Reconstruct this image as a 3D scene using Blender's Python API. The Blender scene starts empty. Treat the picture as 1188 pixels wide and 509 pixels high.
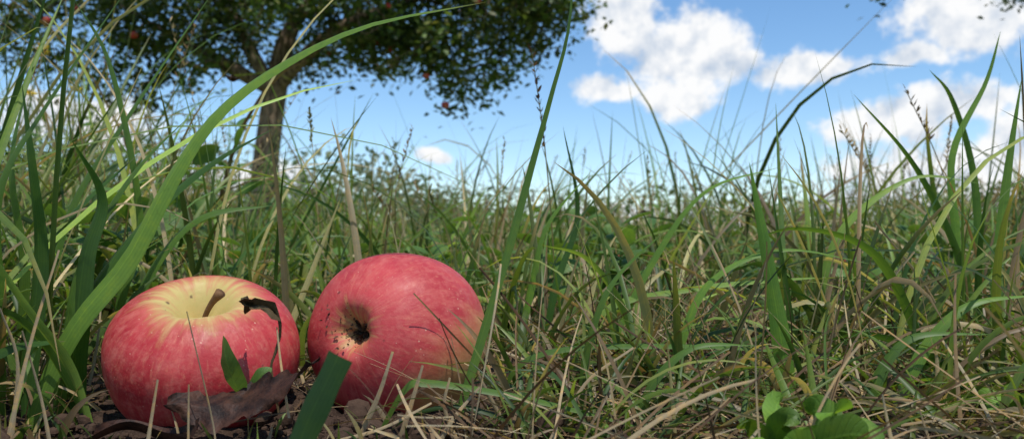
import bpy, math, numpy as np
from mathutils import Vector, Quaternion
rng=np.random.default_rng(11)
scn=bpy.context.scene
scn.view_settings.view_transform='Standard'; scn.view_settings.look='None'
scn.view_settings.exposure=0; scn.view_settings.gamma=1

# ------------------------------------------------------------ camera
cam_d=bpy.data.cameras.new("camera"); cam=bpy.data.objects.new("camera",cam_d)
scn.collection.objects.link(cam); scn.camera=cam
cam.location=(0,0,0.075); cam.rotation_euler=(math.radians(90),0,0)
cam_d.sensor_width=36; cam_d.lens=28.2; cam_d.shift_y=0.030
cam_d.clip_start=0.01; cam_d.clip_end=3000
cam_d.dof.use_dof=True; cam_d.dof.focus_distance=0.36; cam_d.dof.aperture_fstop=18

# ------------------------------------------------------------ light
to_sun=Vector((0.16,-0.36,0.90)).normalized()
elev=math.asin(to_sun.z); rot=math.atan2(to_sun.x,to_sun.y)
sd=bpy.data.lights.new("sun",'SUN'); sd.energy=3.7; sd.angle=math.radians(0.7); sd.color=(1,0.965,0.91)
so=bpy.data.objects.new("sun",sd); scn.collection.objects.link(so)
so.rotation_euler=to_sun.to_track_quat('Z','Y').to_euler(); so.location=(1,-3,6)

# ------------------------------------------------------------ node helper
class NT:
    def __init__(s,tree): s.t=tree; s.n=tree.nodes; s.l=tree.links
    def new(s,typ,**kw):
        nd=s.n.new(typ)
        for k,v in kw.items(): setattr(nd,k,v)
        return nd
    def set(s,inp,v):
        if isinstance(v,bpy.types.NodeSocket): s.l.new(v,inp)
        elif v is not None:
            if inp.type=='RGBA' and len(v)==3: v=(*v,1)
            inp.default_value=v
    def math(s,op,a,b=None,c=None,clamp=False):
        nd=s.new('ShaderNodeMath',operation=op); nd.use_clamp=clamp
        s.set(nd.inputs[0],a)
        if b is not None: s.set(nd.inputs[1],b)
        if c is not None: s.set(nd.inputs[2],c)
        return nd.outputs[0]
    def vmath(s,op,a,b=None):
        nd=s.new('ShaderNodeVectorMath',operation=op); s.set(nd.inputs[0],a)
        if b is not None: s.set(nd.inputs[1],b)
        return nd.outputs['Value'] if op in('LENGTH','DOT_PRODUCT','DISTANCE') else nd.outputs[0]
    def mix(s,f,a,b,blend='MIX'):
        nd=s.new('ShaderNodeMix',data_type='RGBA',blend_type=blend); nd.clamp_factor=True
        s.set(nd.inputs[0],f); s.set(nd.inputs[6],a); s.set(nd.inputs[7],b); return nd.outputs[2]
    def noise(s,vec,scale,detail=3,rough=0.5,dist=0):
        nd=s.new('ShaderNodeTexNoise'); s.set(nd.inputs['Vector'],vec)
        nd.inputs['Scale'].default_value=scale; nd.inputs['Detail'].default_value=detail
        nd.inputs['Roughness'].default_value=rough; nd.inputs['Distortion'].default_value=dist
        return nd.outputs[0]
    def voro(s,vec,scale,feature='F1'):
        nd=s.new('ShaderNodeTexVoronoi',feature=feature); s.set(nd.inputs['Vector'],vec); nd.inputs['Scale'].default_value=scale
        return nd
    def mr(s,v,a,b,c=0,d=1,smooth=True):
        nd=s.new('ShaderNodeMapRange'); nd.interpolation_type='SMOOTHSTEP' if smooth else 'LINEAR'
        s.set(nd.inputs[0],v)
        for i,x in zip((1,2,3,4),(a,b,c,d)): nd.inputs[i].default_value=x
        return nd.outputs[0]
    def attr(s,name): return s.new('ShaderNodeAttribute',attribute_name=name)
    def bump(s,h,strength,dist):
        nd=s.new('ShaderNodeBump'); nd.inputs['Strength'].default_value=strength; nd.inputs['Distance'].default_value=dist
        s.set(nd.inputs['Height'],h); return nd.outputs[0]
def newmat(name):
    m=bpy.data.materials.new(name); m.use_nodes=True; nt=NT(m.node_tree); nt.n.clear()
    return m,nt,nt.new('ShaderNodeOutputMaterial')
def principled(nt,col,rough=0.6,spec=0.4,bump=None,**kw):
    p=nt.new('ShaderNodeBsdfPrincipled'); nt.set(p.inputs['Base Color'],col); nt.set(p.inputs['Roughness'],rough)
    p.inputs['Specular IOR Level'].default_value=spec
    if bump is not None: nt.set(p.inputs['Normal'],bump)
    for k,v in kw.items(): nt.set(p.inputs[k.replace('_',' ')],v)
    return p.outputs[0]

# ------------------------------------------------------------ world : sky with cumulus
w=bpy.data.worlds.new("World"); scn.world=w; w.use_nodes=True
nt=NT(w.node_tree); nt.n.clear()
out=nt.new('ShaderNodeOutputWorld')
sky=nt.new('ShaderNodeTexSky',sky_type='NISHITA'); sky.sun_disc=False
sky.sun_elevation=elev; sky.sun_rotation=rot; sky.air_density=1.0; sky.dust_density=0.15; sky.ozone_density=2.2
hs=nt.new('ShaderNodeHueSaturation'); nt.set(hs.inputs['Color'],sky.outputs[0]); hs.inputs['Saturation'].default_value=1.18
hs.inputs['Value'].default_value=1.12
bgs=nt.new('ShaderNodeBackground'); nt.set(bgs.inputs[0],hs.outputs[0]); bgs.inputs[1].default_value=0.15
tc=nt.new('ShaderNodeTexCoord'); dirv=nt.vmath('NORMALIZE',tc.outputs['Generated'])
sp=nt.new('ShaderNodeSeparateXYZ'); nt.set(sp.inputs[0],dirv)
az=nt.math('ARCTAN2',sp.outputs[0],sp.outputs[1]); el=nt.math('ARCSINE',sp.outputs[2])
cmb=nt.new('ShaderNodeCombineXYZ'); nt.set(cmb.inputs[0],az); nt.set(cmb.inputs[1],el)
# (azimuth, elevation, half width, half height) in radians
puffs=[(.145,.285,.066,.060),(.205,.235,.095,.062),(.195,.180,.045,.036),(.125,.200,.050,.018),(.262,.222,.050,.028),
 (.350,.210,.085,.026),
 (.525,.250,.090,.045),(.475,.218,.045,.017),
 (.455,.143,.090,.028),(.51,.158,.055,.030),
 (.505,.075,.14,.062),(.57,.095,.09,.055),(.42,.045,.09,.038),(.66,.06,.12,.07),
 (.12,.045,.10,.020),(.24,.030,.10,.020),(-.10,.118,.030,.014),(-.31,.075,.14,.032),(-.50,.14,.10,.035),
 (-.60,.05,.15,.03),
 (1.1,.3,.25,.10),(-1.1,.3,.3,.12),(2.4,.4,.5,.2),(-2.2,.35,.4,.18)]
warp=nt.new('ShaderNodeTexNoise'); nt.set(warp.inputs['Vector'],dirv); warp.inputs['Scale'].default_value=14; warp.inputs['Detail'].default_value=2
wv=nt.vmath('SUBTRACT',warp.outputs['Color'],(.5,.5,.5))
wv=nt.vmath('MULTIPLY',wv,(.06,.045,0))
pos=nt.vmath('ADD',cmb.outputs[0],wv)
field=None
for (a,e,sx,sy) in puffs:
    q=nt.vmath('MULTIPLY',nt.vmath('SUBTRACT',pos,(a,e,0)),(1/sx,1/sy,0))
    f=nt.math('SUBTRACT',1.0,nt.vmath('LENGTH',q))
    field=f if field is None else nt.math('SMOOTH_MAX',field,f,0.2)
n1=nt.noise(dirv,20,5,.57); n2=nt.noise(dirv,62,4,.6)
dens=nt.math('ADD',field,nt.math('MULTIPLY',nt.math('SUBTRACT',n1,.5),1.7))
dens=nt.math('ADD',dens,nt.math('MULTIPLY',nt.math('SUBTRACT',n2,.5),.7))
mask=nt.mr(dens,-.04,.50)
n1b=nt.noise(nt.vmath('ADD',dirv,(-.008,0,.020)),20,4,.57)
sh=nt.math('ADD',nt.math('MULTIPLY',nt.math('SUBTRACT',n1,n1b),3.4),.75)
sh=nt.math('ADD',sh,nt.math('MULTIPLY',nt.math('SUBTRACT',.5,dens),.10),clamp=True)
ccol=nt.mix(sh,(.54,.63,.76),(1.0,1.0,1.0))
bgc=nt.new('ShaderNodeBackground'); nt.set(bgc.inputs[0],ccol); bgc.inputs[1].default_value=1.0
haze=nt.mr(el,.0,.10,.22,0)
mask2=nt.math('MAXIMUM',nt.math('MULTIPLY',mask,.98),haze)
ms=nt.new('ShaderNodeMixShader'); nt.set(ms.inputs[0],mask2); nt.l.new(bgs.outputs[0],ms.inputs[1]); nt.l.new(bgc.outputs[0],ms.inputs[2])
nt.l.new(ms.outputs[0],out.inputs[0])

# ------------------------------------------------------------ strip geometry (blades, leaves)
class Acc:
    def __init__(s): s.V=[];s.Q=[];s.C=[];s.U=[];s.n=0
    def add(s,C,side,w,col,fold=.15):
        N,S1,_=C.shape
        T=np.gradient(C,axis=1); T/=np.linalg.norm(T,axis=2,keepdims=True)+1e-9
        nr=np.cross(side,T)
        ww=w[...,None]
        L=C-side*ww/2; M=C-nr*fold*ww; R=C+side*ww/2
        V=np.stack([L,M,R],axis=2).reshape(-1,3)
        i=np.arange(N)[:,None,None]*S1*3; j=np.arange(S1-1)[None,:,None]*3; k=np.arange(2)[None,None,:]
        a=(i+j+k).reshape(-1)+s.n
        s.Q.append(np.stack([a,a+1,a+4,a+3],axis=1)); s.V.append(V)
        cc=np.repeat(col[:,:,None,:],3,axis=2).reshape(-1,3); s.C.append(cc)
        u=np.broadcast_to(np.array([0,.5,1.])[None,None,:],(N,S1,3)); t=np.broadcast_to(np.linspace(0,1,S1)[None,:,None],(N,S1,3))
        r=np.broadcast_to(rng.random(N)[:,None,None],(N,S1,3))
        s.U.append(np.stack([u,t,r],axis=3).reshape(-1,3)); s.n+=len(V)
    def build(s,name,mat,parent=None):
        V=np.concatenate(s.V).astype('f4');Q=np.concatenate(s.Q).astype('i4');C=np.concatenate(s.C);U=np.concatenate(s.U).astype('f4')
        me=bpy.data.meshes.new(name); me.vertices.add(len(V)); me.vertices.foreach_set('co',V.ravel())
        me.loops.add(Q.size); me.loops.foreach_set('vertex_index',Q.ravel())
        me.polygons.add(len(Q)); me.polygons.foreach_set('loop_start',np.arange(0,Q.size,4,dtype='i4'))
        me.polygons.foreach_set('use_smooth',np.ones(len(Q),dtype=bool))
        me.update(calc_edges=True)
        ca=me.attributes.new('bcol','FLOAT_COLOR','POINT'); ca.data.foreach_set('color',np.concatenate([C,np.ones((len(C),1))],1).astype('f4').ravel())
        ua=me.attributes.new('buv','FLOAT_VECTOR','POINT'); ua.data.foreach_set('vector',U.ravel())
        me.materials.append(mat); ob=bpy.data.objects.new(name,me); scn.collection.objects.link(ob)
        if parent: ob.parent=parent
        return ob
def unit(v): return v/(np.linalg.norm(v,axis=-1,keepdims=True)+1e-12)
def grow(acc,base,az,L,W,lean,curl,col,segs=8,fold=.18,twist=None,tipdry=None,kind='blade',power=1.4):
    N=len(base); t=np.linspace(0,1,segs+1)
    phi=lean[:,None]+curl[:,None]*t[None,:]**power
    azt=az[:,None]+ (rng.normal(0,.3,N)[:,None])*t[None,:]
    D=np.stack([np.sin(phi)*np.cos(azt),np.sin(phi)*np.sin(azt),np.cos(phi)],2)
    C=np.zeros((N,segs+1,3)); C[:,0]=base
    C[:,1:]=base[:,None,:]+np.cumsum((D[:,:-1]+D[:,1:])/2,axis=1)*(L/segs)[:,None,None]
    side0=np.stack([-np.sin(azt),np.cos(azt),np.zeros_like(azt)],2)
    T=unit(D)
    if twist is None: twist=rng.normal(0,1.1,N)
    a=(twist[:,None]*t[None,:]+rng.normal(0,.5,N)[:,None])[...,None]
    nr=np.cross(side0,T); side=side0*np.cos(a)+nr*np.sin(a)
    if kind=='blade': pr=np.minimum(1,.55+t*1.8)*np.clip(1-t**2.2,0,1)**.9+.015
    elif kind=='leaf': pr=np.sin(np.pi*np.clip(t,0,1)**.85)**.75+.03
    elif kind=='stem': pr=1-.5*t
    w=W[:,None]*pr[None,:]
    cc=np.repeat(col[:,None,:],segs+1,1)
    if kind=='blade':
        f=np.clip(1-t*4,0,1)[None,:,None]*.7
        cc=cc*(1-f)+np.array([.25,.20,.09])*f
        if tipdry is not None:
            f=(np.clip((t[None,:]-(1-tipdry[:,None]))*6,0,1))[...,None]
            cc=cc*(1-f)+np.array([.36,.26,.12])*f
    acc.add(C,side,w,cc,fold); return C
def catmull(P,n):
    P=np.array(P,float); P=np.vstack([2*P[0]-P[1],P,2*P[-1]-P[-2]]); o=[]
    m=len(P)-3
    for s in np.linspace(0,m-1e-6,n+1):
        i=int(s); t=s-i; p0,p1,p2,p3=P[i:i+4]
        o.append(.5*((2*p1)+(-p0+p2)*t+(2*p0-5*p1+4*p2-p3)*t*t+(-p0+3*p1-3*p2+p3)*t**3))
    return np.array(o)
def hero(acc,P,W,col,segs=26,fold=.16,tilt=0.3,twist=.6,kind='blade',tipdry=0,blunt=False):
    C=catmull(P,segs); T=unit(np.gradient(C,axis=0)); t=np.linspace(0,1,segs+1)
    s0=unit(np.cross(T,np.array([0,1,0.0]))); s1=np.cross(s0,T)
    a=(tilt+twist*t)[:,None]; side=s0*np.cos(a)+s1*np.sin(a)
    if kind=='blade':
        pr=np.minimum(1,.55+t*1.5)*(np.ones_like(t)*.95 if blunt else np.clip(1-t**2.3,0,1)**.85)+.01
    elif kind=='stem': pr=1-.45*t
    elif kind=='leaf': pr=np.sin(np.pi*t**.85)**.7+.02
    elif kind=='round': pr=np.sqrt(np.clip(1-(2*t**.9-1)**2,0,1))+.02
    pr=pr*(1+.05*np.sin(t*19+P[0][0]*90))
    cc=np.tile(np.array(col,float),(segs+1,1))
    cc*= (1+.12*np.sin(t*7+P[0][0]*300))[:,None]
    if tipdry>0:
        f=np.clip((t-(1-tipdry))*8,0,1)[:,None]; cc=cc*(1-f)+np.array([.28,.17,.07])*f
    acc.add(C[None],side[None],(W*pr)[None],cc[None],fold)

def leafmat(name,trans=.4,rough=.45,spec=.4,veins=True,blotch=.35,freq=46.,net=False,simple=False):
    m,nt,o=newmat(name)
    c=nt.attr('bcol').outputs['Color']; col=c
    bmp=None
    if not simple:
        uv=nt.attr('buv').outputs['Vector']
        geo=nt.new('ShaderNodeNewGeometry')
        n=nt.noise(geo.outputs['Position'],160,3,.75)
        col=nt.mix(nt.mr(n,.45,.7,0,blotch),c,nt.vmath('MULTIPLY',c,(1.8,1.4,.8)))
        col=nt.mix(nt.mr(n,.28,.42,blotch,0),col,nt.vmath('MULTIPLY',c,(.55,.6,.5)))
        sx=nt.new('ShaderNodeSeparateXYZ'); nt.set(sx.inputs[0],uv)
        mid=nt.mr(nt.math('ABSOLUTE',nt.math('SUBTRACT',sx.outputs[0],.5)),.0,.07,1,0)
        if net:
            ph=nt.math('ADD',nt.math('MULTIPLY',sx.outputs[1],55.),nt.math('MULTIPLY',nt.math('ABSOLUTE',nt.math('SUBTRACT',sx.outputs[0],.5)),-22.))
            wv=nt.math('SINE',ph); wv=nt.mr(wv,.6,1.,-1,1)
            bmp=nt.bump(nt.math('ADD',wv,nt.math('MULTIPLY',mid,-2)),.3,.0002)
        else: wv=nt.math('SINE',nt.math('MULTIPLY',sx.outputs[0],freq))
        col=nt.mix(nt.math('MULTIPLY',mid,.35),col,nt.vmath('MULTIPLY',col,(1.6,1.5,1.3)))
        col=nt.mix(nt.mr(wv,-1,1,0,.28),col,nt.vmath('MULTIPLY',col,(.6,.65,.6)))
    p=principled(nt,col,rough,spec,bmp)
    tr=nt.new('ShaderNodeBsdfTranslucent'); nt.set(tr.inputs[0],nt.vmath('MULTIPLY',col,(1.8,1.6,.7)))
    mx=nt.new('ShaderNodeMixShader'); mx.inputs[0].default_value=trans
    nt.l.new(p,mx.inputs[1]); nt.l.new(tr.outputs[0],mx.inputs[2]); nt.l.new(mx.outputs[0],o.inputs[0]); return m
M_grass=leafmat('grass_blades'); M_dry=leafmat('dry_straw',.12,.85,.12,True,.6,20.)
M_leaf=leafmat('broad_leaf',.35,.5,.35,False,.4,net=True); M_tree=leafmat('tree_leaf',.3,.5,.4,simple=True)

def ground_z(x,y):
    r=np.hypot(x,y)
    z=.004*np.sin(x*31+1)*np.cos(y*27)+.003*np.sin(x*73+y*41)
    z=z*np.clip((r-.2)/.3,.3,1)
    z=z+.03*np.sin(x*1.3+.5)*np.sin(y*.9)*np.clip((r-.8)/2,0,1)
    z=z+.25*np.sin(x*.07+1)*np.sin(y*.05)*np.clip((r-8)/25,0,1)
    return z

# ------------------------------------------------------------ ground
def ground():
    u=np.linspace(-1,1,420); k=9.2
    g=np.sinh(u*k)/np.sinh(k)*600
    X,Y=np.meshgrid(g+0.0,g+.40); Z=ground_z(X,Y)
    near=np.exp(-(np.hypot(X,Y-.35)/.9)**2)
    Z=Z+near*rng.normal(0,.0016,Z.shape)
    Z=Z+near*.004*np.sin(X*190+3*np.sin(Y*90))*np.sin(Y*170+2*np.sin(X*120))
    n=len(u); V=np.stack([X,Y,Z],2).reshape(-1,3).astype('f4')
    i=np.arange(n-1); a=(i[:,None]*n+i[None,:]).ravel(); Q=np.stack([a,a+1,a+n+1,a+n],1).astype('i4')
    me=bpy.data.meshes.new('ground'); me.vertices.add(len(V)); me.vertices.foreach_set('co',V.ravel())
    me.loops.add(Q.size); me.loops.foreach_set('vertex_index',Q.ravel()); me.polygons.add(len(Q))
    me.polygons.foreach_set('loop_start',np.arange(0,Q.size,4,dtype='i4')); me.polygons.foreach_set('use_smooth',np.ones(len(Q),dtype=bool))
    me.update(calc_edges=True)
    m,nt,o=newmat('soil_and_meadow')
    geo=nt.new('ShaderNodeNewGeometry'); P=geo.outputs['Position']
    a=nt.noise(P,60,6,.65); b=nt.noise(P,400,3,.7)
    soil=nt.mix(nt.mr(a,.35,.65),(.030,.018,.012),(.095,.060,.040)); soil=nt.mix(nt.mr(b,.5,.75,0,.5),soil,(.16,.11,.075))
    mead=nt.mix(nt.mr(nt.noise(P,.35,3,.6),.3,.7),(.16,.22,.045),(.32,.33,.10)); mead=nt.mix(nt.mr(nt.noise(P,14,3,.7),.4,.7),mead,(.10,.14,.035))
    d=nt.vmath('LENGTH',P); col=nt.mix(nt.mr(d,.9,2.5),soil,mead)
    h=nt.math('ADD',nt.math('MULTIPLY',a,1.2),nt.math('MULTIPLY',b,.5))
    nt.l.new(principled(nt,col,.95,.15,nt.bump(h,.9,.006)),o.inputs[0])
    me.materials.append(m); ob=bpy.data.objects.new('ground',me); scn.collection.objects.link(ob)
ground()

# ------------------------------------------------------------ grass
G=Acc()
greens=np.array([[.115,.180,.032],[.135,.215,.036],[.175,.25,.050],[.075,.130,.028],[.22,.26,.060],[.140,.19,.048],[.085,.15,.030],[.05,.105,.022]])
def gcol(n,bright=1.,dry=.12):
    c=greens[rng.integers(0,len(greens),n)]*rng.uniform(.7,1.25,(n,1))*bright
    d=rng.random(n)<dry; c[d]=np.array([[.38,.30,.17],[.24,.17,.09],[.34,.30,.13]])[rng.integers(0,3,d.sum())]*rng.uniform(.6,1.25,(d.sum(),1)); return c
def cleared(x,y):
    a=x/np.maximum(y,.01)
    return ((a>-.56)&(a<.03)&(y<.46))|(np.hypot(x,y)<.36)|((np.hypot(x+.142,y-.362)<.05)|(np.hypot(x+.0575,y-.385)<.052))
def field_(r0,r1,dens,th0,th1,hf,wf,segs,clump=10,spread=.02,bright=1.,dry=.12,curlm=1.,sig=.34):
    area=.5*(th1-th0)*(r1*r1-r0*r0); N=int(area*dens); K=max(1,N//clump)
    r=np.sqrt(rng.uniform(r0*r0,r1*r1,K)); th=rng.uniform(th0,th1,K)
    ci=rng.integers(0,K,N); cx=(r*np.sin(th))[ci]; cy=(r*np.cos(th))[ci]
    off=rng.normal(0,spread,(N,2)); x=cx+off[:,0]; y=cy+off[:,1]
    ok=~cleared(x,y); x=x[ok];y=y[ok];off=off[ok];ci=ci[ok]; N=len(x)
    d=np.hypot(x,y); az=np.arctan2(off[:,1],off[:,0])+rng.normal(0,.7,N)
    ch=rng.lognormal(-.05,.30,K)[ci]; cb=rng.lognormal(-.02,.30,K)[ci][:,None]
    L=hf(x,y,d)*ch*rng.lognormal(-.1,sig,N)
    W=wf(d)*rng.uniform(.5,1.5,N)
    lean=np.abs(rng.normal(.24,.24,N)); curl=np.abs(rng.normal(.85,.8,N))*curlm
    base=np.stack([x,y,ground_z(x,y)-.004],1)
    td=np.where(rng.random(N)<.38,rng.uniform(.05,.4,N),-1)
    grow(G,base,az,L,W,lean,curl,gcol(N,bright,dry)*cb,segs,tipdry=td)
def hfun(x,y,d):
    h=.060+.062*d; h=np.minimum(h,.27)
    a=x/np.maximum(y,.01)
    return h*np.where((a<-.36)&(d>.42),1.0+np.clip((-.36-a)*5.0,0,.75),1.0)
field_(.36,.75,5000,-.85,.85,hfun,lambda d:.0036+0*d,9,9,.014,1.0,.25,1.4)
field_(.75,1.6,2100,-.85,.85,hfun,lambda d:.0046+0*d,8,11,.020,1.0,.24,1.15)
field_(1.6,4,550,-.85,.85,hfun,lambda d:.0062+0*d,6,12,.045,1.1,.25)
field_(4,12,95,-.8,.8,hfun,lambda d:.014+0*d,5,14,.12,1.35,.27)
field_(12,45,6,-.8,.8,lambda x,y,d:.35+0*d,lambda d:.05+0*d,4,14,.3,1.45,.25)
field_(.45,2.5,150,.85,5.43,hfun,lambda d:.006+0*d,5,12,.04)
field_(.55,3.0,40,-.85,.85,lambda x,y,d:(.11+.080*d)*np.where(x/y<-.3,1.25,1),lambda d:.0045+0*d,12,2,.02,1.05,.25,.8,.25)
field_(.5,2.2,280,-.85,-.38,lambda x,y,d:.13+.12*d,lambda d:.0052+0*d,12,5,.02,.95,.18,.7,.3)
N=300; x=rng.uniform(-.24,.06,N); y=rng.uniform(.25,.42,N)
ok=(np.hypot(x+.142,y-.362)>.047)&(np.hypot(x+.0575,y-.385)>.047); x=x[ok];y=y[ok];N=len(x)
grow(G,np.stack([x,y,ground_z(x,y)-.002],1),rng.uniform(0,6.28,N),rng.uniform(.008,.024,N),rng.uniform(.001,.0024,N),rng.uniform(0,.9,N),rng.uniform(0,1.2,N),gcol(N,1,.6),6)
N=750; x=rng.uniform(.0,.32,N); y=rng.uniform(.29,.44,N)
grow(G,np.stack([x,y,ground_z(x,y)-.002],1),rng.uniform(0,6.28,N),rng.uniform(.02,.080,N),rng.uniform(.0012,.0036,N),rng.uniform(.2,1.1,N),rng.uniform(.3,2.0,N),gcol(N,1,.34),9)
g1=(.16,.29,.045); g2=(.055,.125,.025); g3=(.10,.19,.032); g4=(.21,.33,.06)
H=[
 ([(-.216,.36,-.005),(-.206,.36,.021),(-.193,.36,.044),(-.171,.36,.071),(-.150,.355,.106),(-.129,.35,.133),(-.102,.35,.154),(-.063,.345,.171),(-.011,.34,.180)],.0130,g1,.25,.7),
 ([(-.216,.38,-.004),(-.212,.38,.030),(-.193,.38,.063),(-.167,.385,.097),(-.144,.39,.118),(-.116,.39,.134)],.0105,g2,.5,.4),
 ([(-.224,.37,-.005),(-.222,.37,.023),(-.217,.37,.071),(-.218,.365,.111),(-.220,.36,.150)],.0110,g2,.2,.3),
 ([(-.209,.37,-.004),(-.206,.37,.023),(-.202,.372,.059),(-.192,.375,.087),(-.176,.38,.115),(-.155,.385,.139)],.0095,g3,.4,.5),
 ([(-.203,.375,-.004),(-.200,.37,.031),(-.196,.37,.071),(-.189,.37,.099),(-.198,.36,.125)],.0125,g2,.1,.5),
 ([(-.235,.37,-.004),(-.236,.37,.05),(-.230,.36,.10),(-.205,.35,.135),(-.16,.34,.19)],.0080,g3,.3,.5),
 ([(-.190,.36,-.004),(-.197,.355,.02),(-.215,.35,.045),(-.245,.34,.06)],.0080,g3,.3,.4),
 ([(-.18,.345,-.004),(-.19,.345,.025),(-.205,.34,.05),(-.23,.34,.085),(-.25,.33,.115)],.0065,g4,.3,.4),
 ([(-.200,.40,-.004),(-.195,.40,.05),(-.19,.41,.09),(-.21,.42,.17),(-.235,.43,.21)],.0070,g3,.2,.5),
 ([(-.024,.325,-.004),(-.021,.328,.010),(-.012,.33,.040),(-.0014,.33,.075),(.0074,.33,.107),(.0163,.33,.139),(.0234,.33,.167),(.026,.33,.205)],.0046,g3,.35,.6),
 ([(.126,.36,-.004),(.124,.36,.009),(.120,.36,.040),(.114,.36,.075),(.1065,.36,.1144)],.0092,(.13,.26,.04),.1,.25),
 ([(.270,.45,-.004),(.272,.45,.022),(.273,.45,.070),(.278,.45,.118),(.286,.45,.172)],.0075,g1,.3,.5),
 ([(.295,.50,-.004),(.288,.50,.030),(.277,.50,.075),(.250,.50,.129),(.213,.50,.172)],.0055,g3,.4,.5),
 ([(.352,.60,-.004),(.350,.60,.06),(.345,.60,.133),(.329,.60,.188),(.312,.60,.210)],.0060,g3,.4,.7),
 ([(.310,.55,-.004),(.305,.55,.08),(.302,.55,.14),(.325,.55,.19),(.335,.55,.225)],.0055,g1,.3,.7),
 ([(.045,.45,-.004),(.051,.45,.012),(.080,.45,.070),(.109,.45,.108),(.152,.45,.122)],.0055,g1,.6,.5),
 ([(-.055,.325,-.002),(-.043,.32,.019),(-.033,.32,.022),(.002,.32,.0166),(.0375,.32,.008),(.066,.315,.001)],.0050,g3,.9,.3),
 ([(-.01,.38,-.002),(.012,.375,.026),(.083,.375,.0300),(.148,.375,.025),(.237,.375,.009)],.0050,g3,1.0,.3),
 ([(.03,.45,-.002),(.050,.45,.040),(.100,.45,.053),(.148,.45,.058),(.180,.45,.060)],.0065,g4,.9,.3),
 ([(.20,.38,-.003),(.19,.38,.04),(.165,.37,.075),(.13,.37,.085),(.10,.36,.075)],.0050,g3,.5,.7),
 ([(.08,.40,-.003),(.085,.40,.03),(.10,.40,.06),(.135,.40,.075),(.18,.40,.068)],.0048,g1,.6,.5),
 ([(.17,.36,-.003),(.185,.36,.03),(.205,.36,.05),(.235,.36,.055)],.0060,g1,.5,.5),
 ([(.22,.38,-.003),(.205,.38,.02),(.17,.38,.035),(.14,.38,.03)],.0060,g2,.5,.5),
 ([(-.064,.215,-.003),(-.0575,.218,.022),(-.047,.22,.046)],.0085,(.026,.070,.014),.2,.2),
 ([(.03,.36,-.003),(.034,.36,.03),(.045,.36,.06),(.07,.36,.085)],.0045,g3,.5,.6),
 ([(.02,.55,-.003),(.03,.55,.05),(.045,.55,.10),(.035,.55,.16)],.0060,g2,.3,.6),
 ([(.00,.50,-.003),(.012,.50,.05),(.022,.50,.09),(.05,.50,.125)],.0060,g1,.5,.6),
 ([(-.245,.40,-.003),(-.240,.40,.04),(-.225,.40,.085),(-.19,.41,.125)],.0120,g2,.4,.5),
 ([(-.262,.42,-.003),(-.255,.42,.06),(-.262,.42,.12),(-.25,.42,.175)],.0095,g3,.3,.5),
 ([(-.215,.43,-.003),(-.20,.43,.05),(-.17,.43,.09),(-.13,.44,.10)],.0090,g3,.5,.4),
 ([(-.25,.36,-.003),(-.238,.355,.02),(-.218,.35,.032),(-.192,.345,.036)],.0080,g2,.5,.4),
 ([(-.27,.45,-.003),(-.25,.45,.09),(-.215,.45,.15),(-.17,.46,.225)],.0080,g3,.4,.5),
 ([(.18,.48,-.003),(.185,.48,.05),(.20,.48,.09),(.24,.48,.118),(.28,.48,.115)],.0060,g4,.5,.5),
 ([(.07,.42,-.003),(.060,.42,.04),(.040,.42,.070),(.015,.42,.078)],.0050,g4,.5,.5),
 ([(.15,.34,-.003),(.155,.34,.02),(.17,.34,.038),(.20,.335,.040)],.0055,g3,.6,.5),
 ([(.05,.33,-.003),(.058,.33,.02),(.075,.33,.035),(.10,.33,.036)],.0045,g3,.6,.5),
 ([(.24,.36,-.003),(.215,.36,.012),(.185,.355,.018),(.155,.35,.013)],.0055,g1,.8,.3),
]
for i,(P,W,c,ti,tw) in enumerate(H): hero(G,P,W,c,tilt=ti,twist=tw,blunt=(i==23),tipdry=.06 if i%3==0 else 0)
# flowering grass stalks with seed heads
D=Acc()
def stalk(x,y,h,lean,az,col,head,hl):
    P=[(x,y,-.004)]
    for t in (.35,.7,1.): P.append((x+math.cos(az)*lean*t*t,y+math.sin(az)*lean*t*t,h*t))
    s=.0013*max(1,y*.7)
    hero(D,P,s,col,12,tilt=.2,twist=.3,kind='stem')
    C=catmull(P,40); n=int(26)
    idx=np.linspace(40*(1-hl),40,n).astype(int); b=C[idx]
    grow(D,b,rng.uniform(0,6.28,n),np.full(n,.006*max(1,y*.6))*rng.uniform(.7,1.5,n),np.full(n,.0022*max(1,y*.6)),rng.uniform(.2,.7,n),rng.uniform(0,.4,n),np.tile(np.array(head),(n,1))*rng.uniform(.7,1.3,(n,1)),3,kind='leaf')
stalk(.033,.60,.222,-.018,0,(.16,.15,.06),(.10,.055,.03),.35)
for _ in range(120):
    y=rng.uniform(.7,3.2); a=rng.uniform(-.75,.7); x=a*y
    h=(.10+.075*y)*rng.uniform(.8,1.4)*(1.4 if a<-.33 else 1)
    stalk(x,y,h,rng.uniform(0,.4)*h,rng.uniform(0,6.28),(.26,.22,.11),[(.18,.12,.06),(.36,.27,.15),(.20,.20,.08)][rng.integers(3)],rng.uniform(.15,.35))
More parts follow.
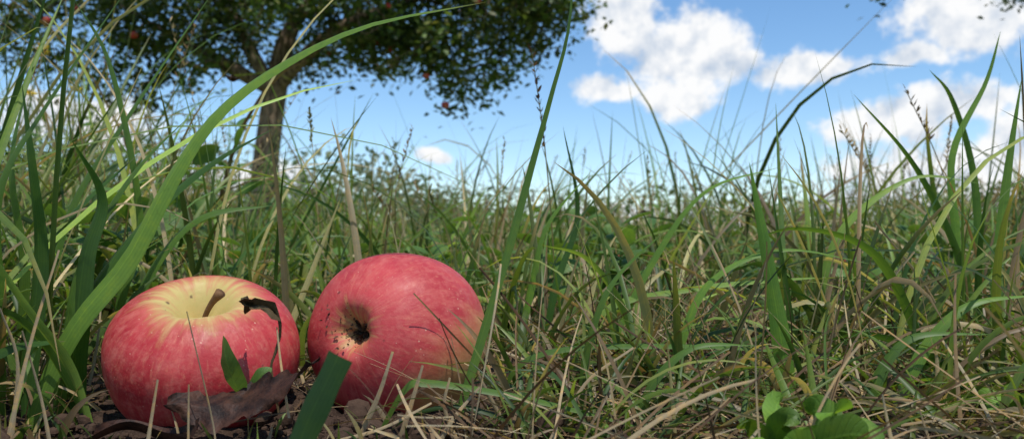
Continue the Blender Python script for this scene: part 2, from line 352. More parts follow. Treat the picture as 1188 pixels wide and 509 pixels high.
# straw litter
def nearapple(x,y): return (np.hypot(x+.142,y-.362)<.043)|(np.hypot(x+.0575,y-.385)<.043)
N=5400; r=np.sqrt(rng.uniform(.23**2,.95**2,N)); th=rng.uniform(-.8,.8,N); x=r*np.sin(th); y=r*np.cos(th)
ok=~nearapple(x,y)&~((x<-.035)&(x>-.24)&(y<.345)&(rng.random(N)<.85)); x=x[ok];y=y[ok];N=len(x)
sc=np.array([[.38,.29,.17],[.30,.21,.115],[.20,.135,.075],[.46,.38,.24],[.11,.07,.042],[.15,.10,.06]])[rng.integers(0,6,N)]*rng.uniform(.65,1.05,(N,1))
up=rng.random(N)<.30
grow(D,np.stack([x,y,ground_z(x,y)+rng.uniform(.001,.012,N)],1),rng.uniform(0,6.28,N),rng.uniform(.015,.085,N)*np.where(x<-.02,.6,1),rng.uniform(.0006,.0019,N),np.where(up,rng.uniform(.2,1.1,N),rng.uniform(1.2,1.5,N)),rng.uniform(-.25,.6,N),sc,7,kind='stem')
ts=(.36,.28,.17)
for P,W in [([(-.107,.288,-.002),(-.108,.29,.012),(-.1175,.29,.053)],.0013),([(-.128,.278,-.002),(-.1235,.28,.030)],.0024),([(-.114,.282,-.002),(-.1135,.282,.028)],.0016),
  ([(-.062,.315,-.002),(-.052,.31,.018),(-.046,.31,.036)],.0030),([(-.045,.318,-.002),(-.038,.315,.020),(-.035,.315,.030)],.0026),([(-.10,.30,.0),(-.075,.30,.002),(-.05,.30,.008),(-.03,.30,.018)],.0020),
  ([(-.19,.30,-.002),(-.18,.30,.04),(-.172,.305,.075)],.0026),([(-.20,.32,-.002),(-.197,.32,.03),(-.204,.32,.052)],.0028),([(-.172,.30,-.002),(-.176,.30,.02),(-.183,.30,.045)],.0022),
  ([(.02,.33,-.002),(.03,.33,.02),(.05,.33,.035)],.002),([(.0,.33,-.002),(-.012,.33,.02),(-.015,.33,.028)],.0026),([(.24,.42,-.002),(.22,.42,.05),(.19,.42,.09)],.002),
  ([(-.03,.30,-.002),(-.022,.30,.012),(-.012,.30,.024)],.0022),([(-.02,.31,-.002),(-.026,.31,.014),(-.024,.31,.026)],.0024)]:
    hero(D,P,W,ts,12,kind='stem',fold=.4)
G.build('grass',M_grass); D.build('dry_grass',M_dry)

# ------------------------------------------------------------ soil crumbs
def crumbs():
    V=[];F=[]; base=[(1,0,0),(-1,0,0),(0,1,0),(0,-1,0),(0,0,1),(0,0,-1)]
    bf=[(0,2,4),(2,1,4),(1,3,4),(3,0,4),(2,0,5),(1,2,5),(3,1,5),(0,3,5)]
    for _ in range(3600):
        x=rng.normal(-.09,.08); y=rng.uniform(.25,.42)
        if nearapple(x,y): continue
        s=rng.lognormal(-6.45,.65); b=len(V); z=float(ground_z(x,y))
        for v in base:
            q=np.array(v)*s*rng.uniform(.6,1.3,3)+rng.normal(0,s*.2,3); V.append((x+q[0],y+q[1],z+s*.4+q[2]))
        F+=[tuple(k+b for k in f) for f in bf]
    m,nt,o=newmat('soil_crumb'); geo=nt.new('ShaderNodeNewGeometry')
    n=nt.noise(geo.outputs['Position'],260,4,.7)
    c=nt.mix(n,(.022,.013,.009),(.12,.075,.05)); nt.l.new(principled(nt,c,.95,.1,nt.bump(n,.8,.001)),o.inputs[0])
    me=bpy.data.meshes.new('soil_crumbs'); me.from_pydata(V,[],F); me.materials.append(m); ob=bpy.data.objects.new('soil_crumbs',me); scn.collection.objects.link(ob)
    sb=ob.modifiers.new('s','SUBSURF'); sb.levels=1; sb.render_levels=1
crumbs()

# ------------------------------------------------------------ tube helper
def tubes(name,chains,mat,parent=None,sides=8):
    V=[];F=[]
    for P,R in chains:
        P=np.array(P,float); T=unit(np.gradient(P,axis=0)); ref=np.array([.3,.9,.1])
        b0=len(V)
        for p,t,r in zip(P,T,R):
            a=np.cross(t,ref); a/=np.linalg.norm(a)+1e-9; b=np.cross(t,a)
            for k in range(sides):
                an=2*math.pi*k/sides; V.append(tuple(p+(a*math.cos(an)+b*math.sin(an))*r))
        for i in range(len(P)-1):
            for k in range(sides):
                k2=(k+1)%sides; F.append((b0+i*sides+k,b0+i*sides+k2,b0+(i+1)*sides+k2,b0+(i+1)*sides+k))
        F.append(tuple(b0+(len(P)-1)*sides+k for k in range(sides)))
    me=bpy.data.meshes.new(name); me.from_pydata(V,[],F); me.polygons.foreach_set('use_smooth',[True]*len(F)); me.materials.append(mat)
    ob=bpy.data.objects.new(name,me); scn.collection.objects.link(ob)
    if parent: ob.parent=parent
    return ob
def empty(name,loc=(0,0,0)):
    e=bpy.data.objects.new(name,None); e.empty_display_size=.05; e.location=loc; scn.collection.objects.link(e); return e
m,nt,o=newmat('bark'); M_bark=m
geo=nt.new('ShaderNodeNewGeometry'); P=geo.outputs['Position']
n=nt.noise(nt.vmath('MULTIPLY',P,(1,1,.3)),28,5,.65); n2=nt.noise(P,5,2)
c=nt.mix(nt.mr(n,.35,.65),(.06,.04,.028),(.28,.20,.14)); c=nt.mix(nt.mr(n2,.5,.7,0,.4),c,(.24,.22,.15))
nt.l.new(principled(nt,c,.9,.2,nt.bump(n,.9,.03)),o.inputs[0])

# ------------------------------------------------------------ apple geometry
def fruit_mesh(name,R,H,seed,nu=96,nv=80,stemdepth=.46,calyx=.22,lobe=.03,taper=.12,cw=.27,bw=.23):
    r_=np.random.default_rng(seed); ph=r_.uniform(0,6.28,6)
    V=[];F=[]
    for j in range(nv+1):
        th=math.pi*j/nv; s=math.sin(th); c=math.cos(th)
        for i in range(nu):
            a=2*math.pi*i/nu
            rho=(max(s,0)**.86)*R
            rho*=1-taper*(.5-.5*c)
            rho*=1+.02*math.cos(a+ph[0])+lobe*(.5-.5*c)**2*math.cos(5*a+ph[1])+.010*math.cos(3*a+ph[2])+.012*math.cos(2*a+ph[3])*c
            z=H*(abs(c)**.92)*(1 if c>=0 else -1)*(1+.04*math.cos(a+ph[4]))
            q=rho/R
            z-=stemdepth*H*math.exp(-(q/cw)**2)*(1+.15*math.cos(3*a+ph[5])) *(1 if c>0 else 0)
            z+=calyx*2*H*.62*math.exp(-(q/bw)**2)*(1+.12*math.cos(5*a+ph[1]))*(1 if c<0 else 0)
            V.append((rho*math.cos(a),rho*math.sin(a),z))
    for j in range(nv):
        for i in range(nu):
            i2=(i+1)%nu; F.append((j*nu+i,(j+1)*nu+i,(j+1)*nu+i2,j*nu+i2))
    me=bpy.data.meshes.new(name); me.from_pydata(V,[],F); me.polygons.foreach_set('use_smooth',[True]*len(F)); return me
def apple_mat(name,R,yel_top,yel_bot,side_dir,side_amt,pink=0.):
    m,nt,o=newmat(name)
    tc=nt.new('ShaderNodeTexCoord'); P=nt.vmath('MULTIPLY',tc.outputs['Object'],(1/R,)*3)
    sx=nt.new('ShaderNodeSeparateXYZ'); nt.set(sx.inputs[0],P)
    ax=nt.vmath('MULTIPLY',P,(1,1,0)); rho=nt.vmath('LENGTH',ax); an=nt.vmath('NORMALIZE',ax)
    wob=nt.new('ShaderNodeTexNoise'); nt.set(wob.inputs['Vector'],P); wob.inputs['Scale'].default_value=2.2; wob.inputs['Detail'].default_value=3
    Pw=nt.vmath('ADD',P,nt.vmath('MULTIPLY',wob.outputs['Color'],(.5,.5,.5)))
    st=nt.vmath('ADD',nt.vmath('MULTIPLY',an,(5,5,0)),nt.vmath('MULTIPLY',Pw,(1.2,1.2,2.6)))
    streak=nt.noise(st,1.1,7,.6); fine=nt.noise(st,4.5,5,.7); blot=nt.noise(P,1.5,5,.6); mott=nt.noise(P,10,6,.7)
    red=nt.mix(nt.mr(blot,.3,.7),(.36,.016,.022),(.52,.045,.050))
    red=nt.mix(nt.mr(streak,.45,.75,0,.55),red,(.62,.16,.11))
    red=nt.mix(nt.mr(fine,.52,.78,0,.60),red,(.66,.28,.15))
    red=nt.mix(nt.mr(mott,.42,.68,0,.45),red,(.60,.17,.13))
    if pink: red=nt.mix(pink,red,(.60,.10,.10))
    yel=nt.mix(mott,(.48,.42,.13),(.62,.42,.16))
    edge=nt.math('ADD',rho,nt.math('MULTIPLY',nt.math('SUBTRACT',streak,.5),.7))
    edge=nt.math('ADD',edge,nt.math('MULTIPLY',nt.math('SUBTRACT',mott,.5),.3))
    top=nt.mr(edge,yel_top[0],yel_top[1],1,0); top=nt.math('MULTIPLY',top,nt.mr(sx.outputs[2],0,.3))
    bot=nt.mr(edge,yel_bot[0],yel_bot[1],.75,0); bot=nt.math('MULTIPLY',bot,nt.mr(sx.outputs[2],-.3,0,1,0))
    sd=nt.mr(nt.math('ADD',nt.vmath('DOT_PRODUCT',P,tuple(side_dir)),nt.math('MULTIPLY',nt.math('SUBTRACT',nt.math('ADD',nt.math('MULTIPLY',blot,.6),nt.math('MULTIPLY',streak,.4)),.5),1.2)),.45,1.1,0,side_amt)
    f=nt.math('MAXIMUM',nt.math('MAXIMUM',top,bot),sd)
    col=nt.mix(f,red,yel)
    v=nt.voro(P,13.)
    big=nt.mr(nt.noise(P,4,2),.35,.65,.03,.12)
    nd=nt.new('ShaderNodeMapRange'); nt.set(nd.inputs[0],v.outputs['Distance']); nt.set(nd.inputs[1],nt.math('MULTIPLY',big,.5)); nt.set(nd.inputs[2],nt.math('MULTIPLY',big,1.2)); nd.inputs[3].default_value=1; nd.inputs[4].default_value=0
    col=nt.mix(nt.math('MULTIPLY',nd.outputs[0],.65),col,(.74,.47,.32))
    v2=nt.noise(P,11,6,.75); col=nt.mix(nt.mr(v2,.655,.71,0,.8),col,(.11,.045,.025))
    vd=nt.voro(P,4.6); vr=nt.new('ShaderNodeSeparateColor'); nt.set(vr.inputs[0],vd.outputs['Color'])
    spot=nt.math('MULTIPLY',nt.mr(nt.math('ADD',vd.outputs['Distance'],nt.math('MULTIPLY',nt.math('SUBTRACT',mott,.5),.35)),.02,.11,1,0),nt.mr(vr.outputs[0],.64,.68))
    col=nt.mix(nt.math('MULTIPLY',spot,.8),col,(.10,.045,.03))
    col=nt.mix(nt.math('MULTIPLY',nt.mr(nt.math('ADD',rho,nt.math('MULTIPLY',nt.math('SUBTRACT',mott,.5),.2)),.03,.14,.9,0),nt.mr(sx.outputs[2],-.2,0,1,0)),col,(.07,.035,.02))
    bm=nt.bump(nt.math('ADD',nt.noise(P,34,4,.6),nt.math('MULTIPLY',nt.noise(P,4,3),4.)),.18,.0008)
    rg=nt.mr(nt.noise(P,6,4,.6),.3,.7,.42,.62)
    p=nt.new('ShaderNodeBsdfPrincipled'); nt.set(p.inputs['Base Color'],col); nt.set(p.inputs['Roughness'],rg)
    p.inputs['Specular IOR Level'].default_value=.34; nt.set(p.inputs['Normal'],bm)
    nt.l.new(p.outputs[0],o.inputs[0]); return m
m,nt,o=newmat('dried_brown'); M_brown=m
geo=nt.new('ShaderNodeNewGeometry'); n=nt.noise(geo.outputs['Position'],350,5,.7)
c=nt.mix(n,(.02,.012,.008),(.16,.09,.055)); nt.l.new(principled(nt,c,.85,.2,nt.bump(n,.8,.001)),o.inputs[0])
m,nt,o=newmat('stem_wood'); M_stem=m
geo=nt.new('ShaderNodeNewGeometry'); n=nt.noise(geo.outputs['Position'],350,5,.7)
c=nt.mix(n,(.09,.045,.018),(.28,.15,.07)); nt.l.new(principled(nt,c,.8,.2,nt.bump(n,.8,.001)),o.inputs[0])

def calyx_parts(parent,R,H,big=1.,bw=.17,cal=.27):
    A=Acc(); n=9; base=np.tile([0,0,-H*.66],(n,1))
    grow(A,base,np.linspace(0,6.28,n)+rng.normal(0,.2,n),np.full(n,.0068*big)*rng.uniform(.7,1.2,n),np.full(n,.0032*big),np.full(n,2.3),rng.uniform(-.2,.9,n),np.tile([.05,.03,.02],(n,1)),4,kind='leaf')
    n=280; rr=np.abs(rng.normal(0,.0030,n))*big; aa=rng.uniform(0,6.28,n); rr[:70]=np.abs(rng.normal(.0055,.0038,70)); aa[:70]=rng.normal(-.4,1.0,70)
    q=rr/R; zz=-H*(np.cos(np.arcsin(np.clip(q,0,1)**(1/.86)))**.92)+cal*2*H*.62*np.exp(-(q/bw)**2)
    grow(A,np.stack([rr*np.cos(aa),rr*np.sin(aa),zz-.0006],1),rng.uniform(0,6.28,n),rng.uniform(.0006,.0022,n),rng.uniform(.0006,.0016,n),rng.uniform(1.2,2.8,n),rng.uniform(-1,1,n),np.tile([.05,.03,.02],(n,1)),3,kind='leaf')
    A.build('calyx',M_brown,parent)
def stem_part(parent,H,l=.021,b=(1,0)):
    P=[(0,0,H*.42)]+[(b[0]*l*.38*t*t,b[1]*l*.38*t*t,H*.42+l*t) for t in (.35,.7,1.)]
    tubes('stem',[(catmull(P,10),[.0014,.0013,.0012,.0012,.0012,.00125,.0013,.0014,.0016,.0020,.0024])],M_stem,parent,10)
def quat(axis,spin): return Vector(axis).normalized().to_track_quat('Z','Y')@Quaternion((0,0,1),spin)
def loc(q,v): return q.inverted()@Vector(v)
def place(e,l,q):
    e.rotation_mode='QUATERNION'; e.rotation_quaternion=q; e.location=l
R=.0445;H=.0335; q=quat((.15,-.40,.89),.4)
e=empty('apple'); me=fruit_mesh('fruit',R,H,3,stemdepth=.60,taper=.13,cw=.25); me.materials.append(apple_mat('apple_skin',R,(.24,.66),(.1,.3),loc(q,(-.3,.6,.2)),.40))
ob=bpy.data.objects.new('fruit',me); scn.collection.objects.link(ob); ob.parent=e
b=loc(q,(1,0,0)); stem_part(e,H,.0205,(b.x,b.y)); place(e,(-.1395,.362,.0265),q)
R=.0450;H=.0385; q=quat((.42,.86,-.20),1.0)
e=empty('apple'); me=fruit_mesh('fruit',R,H,8,stemdepth=.45,calyx=.27,lobe=.018,taper=.10,bw=.17); me.materials.append(apple_mat('apple_skin_blush',R,(.3,.6),(.02,.32),loc(q,(.85,-.25,-.55)),.75,.20))
ob=bpy.data.objects.new('fruit',me); scn.collection.objects.link(ob); ob.parent=e
calyx_parts(e,R,H); place(e,(-.0555,.388,.0325),q)
msm=apple_mat('apple_skin_small',.036,(.36,.62),(.1,.3),(.6,.4,-.3),.5)
for (x,y,s,axd) in [(.19,1.4,.036,(.5,-.2,.8)),(.62,1.60,.036,(-.4,-.6,.6)),(.50,1.18,.033,(.2,-.9,.3)),(-.1,2.3,.036,(.4,.1,.8)),(1.3,2.4,.036,(.4,.1,.8))]:
    e=empty('apple'); me=fruit_mesh('fruit',s,s*.82,int(x*100)+50,48,36); me.materials.append(msm)
    ob=bpy.data.objects.new('fruit',me); scn.collection.objects.link(ob); ob.parent=e; stem_part(e,s*.82,.015)
    place(e,(x,y,float(ground_z(x,y))+.028),quat(axd,0))

# ------------------------------------------------------------ dead leaves by the apples
def sheet(name,fn,nu,nv,mat,parent=None,smooth=True):
    V=[fn(i/nu,j/nv) for i in range(nu+1) for j in range(nv+1)]
    F=[(i*(nv+1)+j,i*(nv+1)+j+1,(i+1)*(nv+1)+j+1,(i+1)*(nv+1)+j) for i in range(nu) for j in range(nv)]
    me=bpy.data.meshes.new(name); me.from_pydata(V,[],F); me.polygons.foreach_set('use_smooth',[smooth]*len(F)); me.materials.append(mat)
    ob=bpy.data.objects.new(name,me); scn.collection.objects.link(ob)
    if parent: ob.parent=parent
    return ob
m,nt,o=newmat('dead_leaf'); geo=nt.new('ShaderNodeNewGeometry'); P=geo.outputs['Position']
n=nt.noise(P,110,6,.7); v=nt.voro(P,520,'DISTANCE_TO_EDGE')
c=nt.mix(nt.mr(n,.35,.68),(.012,.006,.004),(.075,.030,.016))
c=nt.mix(nt.mr(v.outputs['Distance'],0,.05,.2,0),c,(.11,.055,.032))
nt.l.new(principled(nt,c,.62,.25,nt.bump(nt.math('ADD',n,nt.math('MULTIPLY',v.outputs['Distance'],.5)),.5,.0010)),o.inputs[0]); M_dead=m
def dl(u,v):
    s=(v-.5)*2
    jag=1+.10*math.sin(u*26+ (1 if s>0 else 4))+.07*math.sin(u*55+s)+.04*math.sin(u*97)
    wd=(math.sin(math.pi*min(.995,max(.004,u**.9)))**.55)
    mx=-.129+.056*u; my=.2995+.004*math.sin(u*4); mz=np.interp(u,[0,.2,.45,.7,1],[.0175,.0165,.0165,.0210,.0330])+.0005*math.sin(u*21)
    rib=.0006*math.sin(u*44-abs(s)*5)*abs(s)
    if s<0:
        k=-s*wd*jag*.0115
        return (mx+.0025*s,my-k*.45+ (s*s)*.0030*math.sin(u*9+1)+rib,mz-k*(.70-.15*u)+ (s*s)*.0014*math.sin(u*14))
    k=s*wd*jag*.0120
    return (mx+.003*s*u,my+k*.95-.0040*s**3*u,mz+k*(.28+.50*u)+.0020*s*s*math.sin(u*12+1)+rib)
sheet('dead_leaf',dl,72,30,M_dead)
def dl3(u,v):
    s=(v-.5)*2; w_=.007*math.sin(math.pi*min(.99,u+.01))**.6
    return (-.158+.040*u+.002*s,.300+w_*s+.004*math.sin(u*4),.003+.004*s*s+.003*math.sin(u*6+s)+.004*u)
sheet('dead_leaf',dl3,30,10,M_dead)
m,nt,o=newmat('withered_leaf'); geo=nt.new('ShaderNodeNewGeometry'); n=nt.noise(geo.outputs['Position'],220,5,.7)
c=nt.mix(n,(.03,.018,.010),(.16,.11,.045)); nt.l.new(principled(nt,c,.7,.25,nt.bump(n,.7,.001)),o.inputs[0]); M_with=m
def dl2(u,v):
    s=(v-.5)*2; C=catmull([(-.1065,.322,.0510),(-.102,.318,.0540),(-.096,.316,.0530),(-.0925,.317,.047),(-.0930,.318,.038),(-.0950,.318,.028),(-.092,.318,.012)],28)
    p=C[int(u*28)]; wd=.0044*math.exp(-((u-.22)/.17)**2)*(1+.3*math.sin(u*60+s*3))+.0011; a=u*9+s*1.8
    return (p[0]+math.cos(a)*wd*s,p[1]+math.sin(a)*wd*s,p[2]+wd*.8*math.cos(a+1.3)*s*s+.0010*math.sin(u*31+s*2))
sheet('withered_leaf',dl2,28,10,M_with)

# ------------------------------------------------------------ broad-leaved weeds
Lf=Acc()
def rosette(acc,x,y,n,L,W,up,col,z0=None,segs=6,az0=None):
    z0=float(ground_z(x,y)) if z0 is None else z0
    base=np.tile([x,y,z0],(n,1)); azs=(np.linspace(0,6.28,n,endpoint=False)+rng.normal(0,.25,n)) if az0 is None else az0
    grow(acc,base,azs,L*rng.uniform(.7,1.2,n),W*rng.uniform(.8,1.2,n),np.full(n,up)+rng.normal(0,.15,n),rng.uniform(.3,1.0,n),np.tile(col,(n,1))*rng.uniform(.8,1.2,(n,1)),segs,.14,rng.normal(0,.3,n),kind='leaf')
for _ in range(220):
    y=rng.uniform(.5,2.8); a=rng.uniform(-.8,.75); x=a*y
    if rng.random()<.5: rosette(Lf,x,y,5,.035+.015*y,.014+.004*y,.7,(.09,.17,.035))
    else:
        h=(.05+.05*y)*rng.uniform(.6,1.2)*(1.5 if a<-.35 else 1)
        hero(Lf,[(x,y,0),(x+.01,y,h*.6),(x+.012,y,h)],.0025,(.10,.18,.04),8,kind='stem')
        for k in range(5): rosette(Lf,x+.011,y,2,.022+.008*y,.012+.005*y,1.0,(.10,.19,.04),z0=h*(.45+.14*k),az0=np.array([k*1.6,k*1.6+3.1]))
e_sp=Acc()
gb=np.array([.15,.28,.035])
def oval(acc,P,W,col,tilt=.2,twist=.2,kind='round'): hero(acc,P,W,col,16,fold=.10,tilt=tilt,twist=twist,kind=kind)
for (cx,cy,h,s,n) in [(.088,.235,.021,1.05,7),(.098,.243,.029,.9,6),(.083,.255,.020,.75,5),(.068,.240,.012,.75,5),(.057,.252,.007,.6,4),(.112,.262,.010,.7,5),(.205,.33,.012,.8,5),(.03,.31,.004,.5,4)]:
    hero(e_sp,[(cx-.001,cy,-.003),(cx,cy,h*.6),(cx,cy,h)],.0014,gb*.8,8,kind='stem')
    for k in range(n):
        a=k*2.4+cx*50; u=(k+1)/n; r1=.012*s
        b=(cx,cy,h*u*.9); dx=math.cos(a);dy=math.sin(a)*.8
        up=rng.uniform(.2,1.3)
        oval(e_sp,[b,(cx+dx*r1*.4,cy+dy*r1*.4,b[2]+.005*s*up),(cx+dx*r1*.9,cy+dy*r1*.9,b[2]+.008*s*up),(cx+dx*r1*1.3,cy+dy*r1*1.3,b[2]+.008*s*up-.001)],.0120*s,gb*rng.uniform(.6,1.3),rng.uniform(-.7,.7),.4)
e_sp.build('seedling',M_leaf)
e_g=Acc(); oval(e_g,[(-.106,.315,.018),(-.1075,.311,.026),(-.1095,.309,.034),(-.112,.311,.042)],.0115,(.10,.20,.04),.35,.5,'leaf')
oval(e_g,[(-.103,.315,.018),(-.098,.313,.026),(-.094,.314,.029)],.006,(.10,.20,.04),.15,.2,'leaf'); e_g.build('green_leaf',M_leaf)
Lf.build('weeds',M_leaf)
m,nt,o=newmat('yellow_petal'); nt.l.new(principled(nt,(.75,.52,.03),.6,.2),o.inputs[0]); M_yel=m
def flower(name,x,y,h,petal,mat,r):
    e=empty(name); A=Acc(); hero(A,[(x,y,-.01),(x+.02,y,h*.5),(x+.01,y,h)],.004,(.08,.13,.04),12,kind='stem')
    for k in range(7): grow(A,np.array([[x+.015,y,h*(.2+.1*k)]]),np.array([k*2.3]),np.array([.06]),np.array([.012]),np.array([.9]),np.array([.7]),np.array([[.08,.17,.035]]),5,kind='leaf')
    A.build('stalk',M_leaf,e); B=Acc(); n=16
    grow(B,np.tile([x+.01,y,h],(n,1)),np.linspace(0,6.28,n),np.full(n,r),np.full(n,r*.4),rng.uniform(.3,1.4,n),rng.uniform(.1,.5,n),np.tile(petal,(n,1)),4,kind='leaf'); B.build('bloom',mat,e)
for x,y,h in [(-1.18,2.0,.56),(-1.24,2.1,.60),(-1.10,2.0,.47),(-1.33,2.2,.50)]: flower('yellow_flower',x,y,h,(.7,.5,.03),M_yel,.02)
flower('thistle',-.36,1.0,.285,(.03,.02,.02),M_brown,.010)
flower('thistle',.18,1.15,.125,(.05,.03,.03),M_brown,.010)

# ------------------------------------------------------------ trees
def apple_tree(name,main,fixedR,center,rad,nclus,extra,fruitpts,seed,leaves_per=85,clip=None,leafL=.085,nfruit=40):
    r=np.random.default_rng(seed); e=empty(name)
    nodes=[];par=[]
    for ch in main:
        start=ch[0]
        if isinstance(start,int): p=start; pts=ch[1:]
        else: p=-1; pts=ch
        for q in pts: nodes.append(np.array(q,float)); par.append(p); p=len(nodes)-1
    pts=r.normal(0,1,(nclus,3)); pts/=np.linalg.norm(pts,axis=1,keepdims=True); pts*=r.uniform(.45,1.,(nclus,1))**.6
    pts=pts*np.array(rad)+np.array(center)
    if clip: pts=np.array([p for p in pts if clip(p)])
    if len(extra): pts=np.vstack([pts,np.array(extra)])
    order=np.argsort(np.linalg.norm(pts-np.array(center)*[1,1,.7],axis=1))
    tips=[]
    for p in pts[order]:
        arr=np.array(nodes); dd=np.linalg.norm(arr-p,axis=1); dd[:3]+=2; j=int(np.argmin(dd)); d=dd[j]
        prev=j; k=max(1,int(d/.28))
        for s in range(1,k+1):
            q=arr[j]+(p-arr[j])*s/k+(r.normal(0,.04,3) if s<k else 0)+np.array([0,0,.10*math.sin(math.pi*s/k)*d])
            nodes.append(q); par.append(prev); prev=len(nodes)-1
        tips.append(prev)
    n=len(nodes); ch=[[] for _ in range(n)]
    for i,p in enumerate(par):
        if p>=0: ch[p].append(i)
    rd=np.zeros(n)
    for i in range(n-1,-1,-1):
        rd[i]=max(.006,sum(rd[c]**2.3 for c in ch[i])**(1/2.3))
    rd=np.minimum(rd,.12)
    for i,v in fixedR.items(): rd[i]=v
    chains=[]; stack=[(0,None)]
    while stack:
        i,p=stack.pop(); P=[nodes[p]] if p is not None else []; Rr=[rd[i]] if p is not None else []
        cur=i
        while True:
            P.append(nodes[cur]); Rr.append(rd[cur])
            if not ch[cur]: break
            c=sorted(ch[cur],key=lambda k:-rd[k])
            for o2 in c[1:]: stack.append((o2,cur))
            cur=c[0]
        if len(P)>1:
            P=np.array(P); m=len(P)*3; PP=catmull(P,m); RR=np.interp(np.linspace(0,len(P)-1,m+1),range(len(P)),Rr); chains.append((PP,RR))
    tubes('trunk_and_limbs',chains,M_bark,e,7)
    A=Acc(); allc=np.array([nodes[t] for t in tips]); K=len(allc); N=K*leaves_per
    ci=np.repeat(np.arange(K),leaves_per); sz=r.uniform(.5,1.3,K)
    off=r.normal(0,1,(N,3))*np.array([.13,.13,.10])*sz[ci][:,None]
    base=allc[ci]+off; keep=r.random(N)<np.clip(sz[ci],.5,1); base=base[keep]; ci2=ci[keep]; N=len(base)
    shade=r.uniform(.45,1.4,K)[ci2]*np.clip(1+off[keep][:,2]*1.5,.6,1.4)  # random tone per clump; lower leaves darker, clump shade put into leaf colour
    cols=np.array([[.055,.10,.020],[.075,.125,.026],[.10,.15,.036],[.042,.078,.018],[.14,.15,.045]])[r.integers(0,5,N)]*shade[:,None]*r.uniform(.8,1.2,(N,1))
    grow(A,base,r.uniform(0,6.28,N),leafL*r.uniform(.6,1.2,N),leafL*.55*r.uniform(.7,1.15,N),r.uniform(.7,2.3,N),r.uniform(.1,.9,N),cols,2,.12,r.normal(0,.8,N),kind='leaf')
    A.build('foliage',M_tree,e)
    fp=[np.array(p) for p in fruitpts]
    if nfruit:
        for j in r.choice(K,nfruit): fp.append(allc[j]+np.array([r.normal(0,.12),r.normal(-.08,.12),-r.uniform(.02,.2)]))
    if not fp: return
    V=[];F=[]
    src=fruit_mesh('tmp',.036,.030,77,14,10); sv=np.array([v.co[:] for v in src.vertices]); sf=[tuple(p.vertices) for p in src.polygons]
    for p in fp:
        b=len(V); V+= [tuple(v) for v in (sv*r.uniform(.9,1.2)+p)]; F+=[tuple(k+b for k in f) for f in sf]
    me=bpy.data.meshes.new('fruits'); me.from_pydata(V,[],F); me.polygons.foreach_set('use_smooth',[True]*len(F)); me.materials.append(M_treefruit)
    ob=bpy.data.objects.new('fruits',me); scn.collection.objects.link(ob); ob.parent=e
m,nt,o=newmat('tree_fruit'); geo=nt.new('ShaderNodeNewGeometry')
c=nt.mix(nt.mr(nt.noise(geo.outputs['Position'],18,3),.45,.8),(.38,.03,.03),(.48,.18,.08)); nt.l.new(principled(nt,c,.5,.3),o.inputs[0]); M_treefruit=m
main=[[(-2.56,8,-.15),(-2.50,8,.5),(-2.44,8,1.1),(-2.36,8,1.65),(-2.22,7.95,2.2),(-2.12,7.9,2.9),(-2.0,8,3.7),(-1.95,8,4.2)],
 [3,(-2.55,7.85,2.0),(-2.75,7.8,2.5),(-2.9,7.8,3.2)],[3,(-2.75,7.7,1.85),(-3.3,7.5,2.15),(-3.9,7.5,2.5)],
 [3,(-2.05,7.8,1.93),(-1.6,7.6,2.2),(-.9,7.5,2.42),(-.2,7.6,2.55)],[4,(-1.9,8.2,2.8),(-1.5,8.5,3.4)]]
extra=[(-.6,7.6,1.62),(-.75,7.6,1.8),(-.3,7.5,1.6),(-.1,7.6,1.7),(.05,7.7,1.85),(.3,7.8,2.05),(-.9,7.5,1.9),(.55,7.8,2.35),(.2,7.6,2.2),(-.45,7.5,1.95),(-1.2,7.5,2.1),(-1.4,7.5,1.95),(-.15,7.5,2.0),(.35,7.7,2.4),(-.5,7.5,2.3),(0,7.5,2.35),(-.9,7.5,2.3),
 (-3.2,7.4,1.7),(-3.5,7.5,1.6),(-4.1,7.5,1.65),(-3.9,7.3,1.9),(-2.9,7.3,1.75),(-4.5,7.5,2.0),(-3.4,7.3,2.0),(-3.0,7.3,2.15),(-2.0,7.2,2.3),(-3.7,7.3,2.25),(-4.3,7.4,2.3),(-2.7,7.3,2.4),(-1.7,7.2,2.3),
 (-3.35,7.4,1.48),(-3.0,7.4,1.58),(-2.8,7.5,1.85),(-1.5,7.5,1.85),(-1.25,7.5,1.85),(-1.0,7.4,2.1),(-3.7,7.4,1.5),(-3.2,7.3,1.95),(-2.4,7.2,2.35),(-1.4,7.3,2.3),(-.7,7.4,2.05),(-.25,7.5,1.8),(-.5,7.6,1.5),(-3.9,7.4,1.7)]
rx=np.random.default_rng(21)
for _ in range(105):
    x=rx.uniform(-4.9,.5); z=rx.uniform(1.95,2.75)
    if x>-.2 and z<2.2: z+=.3
    if -2.5<x<-1.5 and z<2.3: z+=.35
    extra.append((x,rx.uniform(6.9,8.0),z))
for p in [(-3.3,7.5,1.75),(-3.6,7.4,1.75),(-3.05,7.4,1.85),(-4.3,7.5,1.85),(-.45,7.5,1.75),(-.65,7.5,1.95),(-.05,7.6,1.9),(.15,7.7,2.05),(-4.6,7.4,2.45),(-4.9,7.4,2.3),(-3.5,7.3,1.85),(-.55,7.5,1.68)]: extra.append(p)
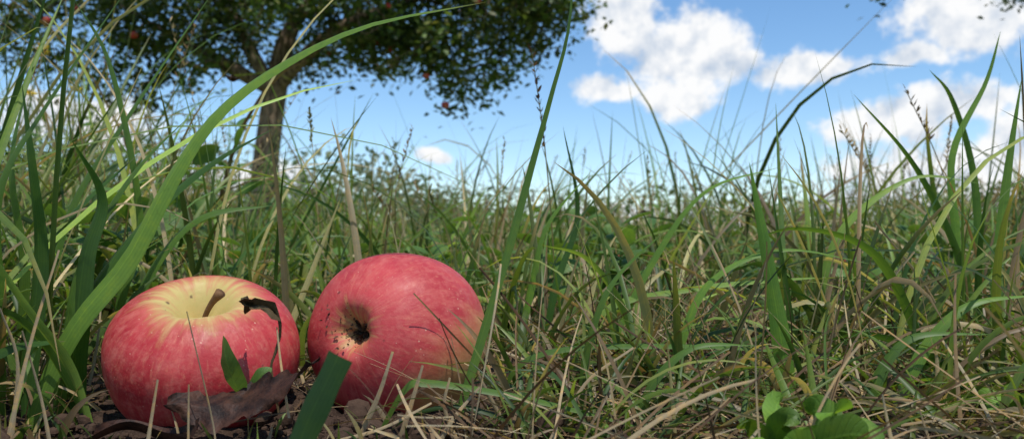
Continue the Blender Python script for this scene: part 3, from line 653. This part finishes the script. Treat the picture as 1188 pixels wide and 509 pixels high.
apple_tree('apple_tree',main,{0:.19,1:.14,2:.125,3:.115,4:.085,8:.07,11:.07,14:.07,15:.055},(-2.0,8,3.2),(2.75,2.3,1.45),250,extra,
 [(-.62,7.45,1.42),(-.79,7.4,1.68),(-1.08,7.0,2.2),(-3.3,7.0,1.95),(-3.75,6.9,2.15),(-.3,7.0,2.25),(-4.0,6.9,2.05)],5,105,clip=lambda p:p[2]>1.8,nfruit=14)
main2=[[(6.3,7.5,-.15),(6.3,7.5,.8),(6.2,7.5,1.6),(6.1,7.4,2.4),(6.0,7.3,3.4)],[2,(5.4,7.2,2.3),(4.7,7.0,2.7)],[3,(6.8,7.5,3.0),(7.4,7.6,3.4)]]
apple_tree('apple_tree',main2,{0:.14,1:.11,2:.10},(6.0,7.3,3.6),(2.1,2.2,1.3),90,[(4.35,6.8,2.26),(4.2,6.7,2.32),(3.15,6.6,2.24),(3.05,6.7,2.34),(3.5,6.7,2.5)],[],9,60,nfruit=0)

# distant shrubs / hedge
Hd=Acc()
for i in range(320):
    y=rng.uniform(22,40); x=rng.uniform(-.9,.9)*y
    if i>=230: x=rng.uniform(-.36,-.06)*y
    a=x/y; h=1.2+1.1*rng.random()
    if -.34<a<-.06: h=1.7+1.6*math.exp(-((a+.20)/.07)**2)+.5*rng.random()
    if a<-.36: h=3.6+1.3*rng.random()
    if a>.5: h=1.8+.9*rng.random()
    n=95; q=rng.normal(0,1,(n,3)); q=q/np.linalg.norm(q,axis=1,keepdims=True)*rng.uniform(.5,1,(n,1))
    c=np.array([x,y,h*.45]); b=c+q*np.array([h*.75,h*.6,h*.55])
    col=np.array([[.12,.17,.085],[.17,.19,.105],[.11,.15,.08],[.22,.21,.11],[.08,.12,.06]])[rng.integers(5)]
    grow(Hd,b,rng.uniform(0,6.28,n),rng.uniform(.12,.28,n)*(1+.1*h),rng.uniform(.07,.13,n)*(1+.15*h),rng.uniform(.4,2,n),rng.uniform(0,.8,n),np.tile(col,(n,1))*rng.uniform(.7,1.3,(n,1)),2,kind='leaf')
Hd.build('distant_hedge',M_tree)
print('done')
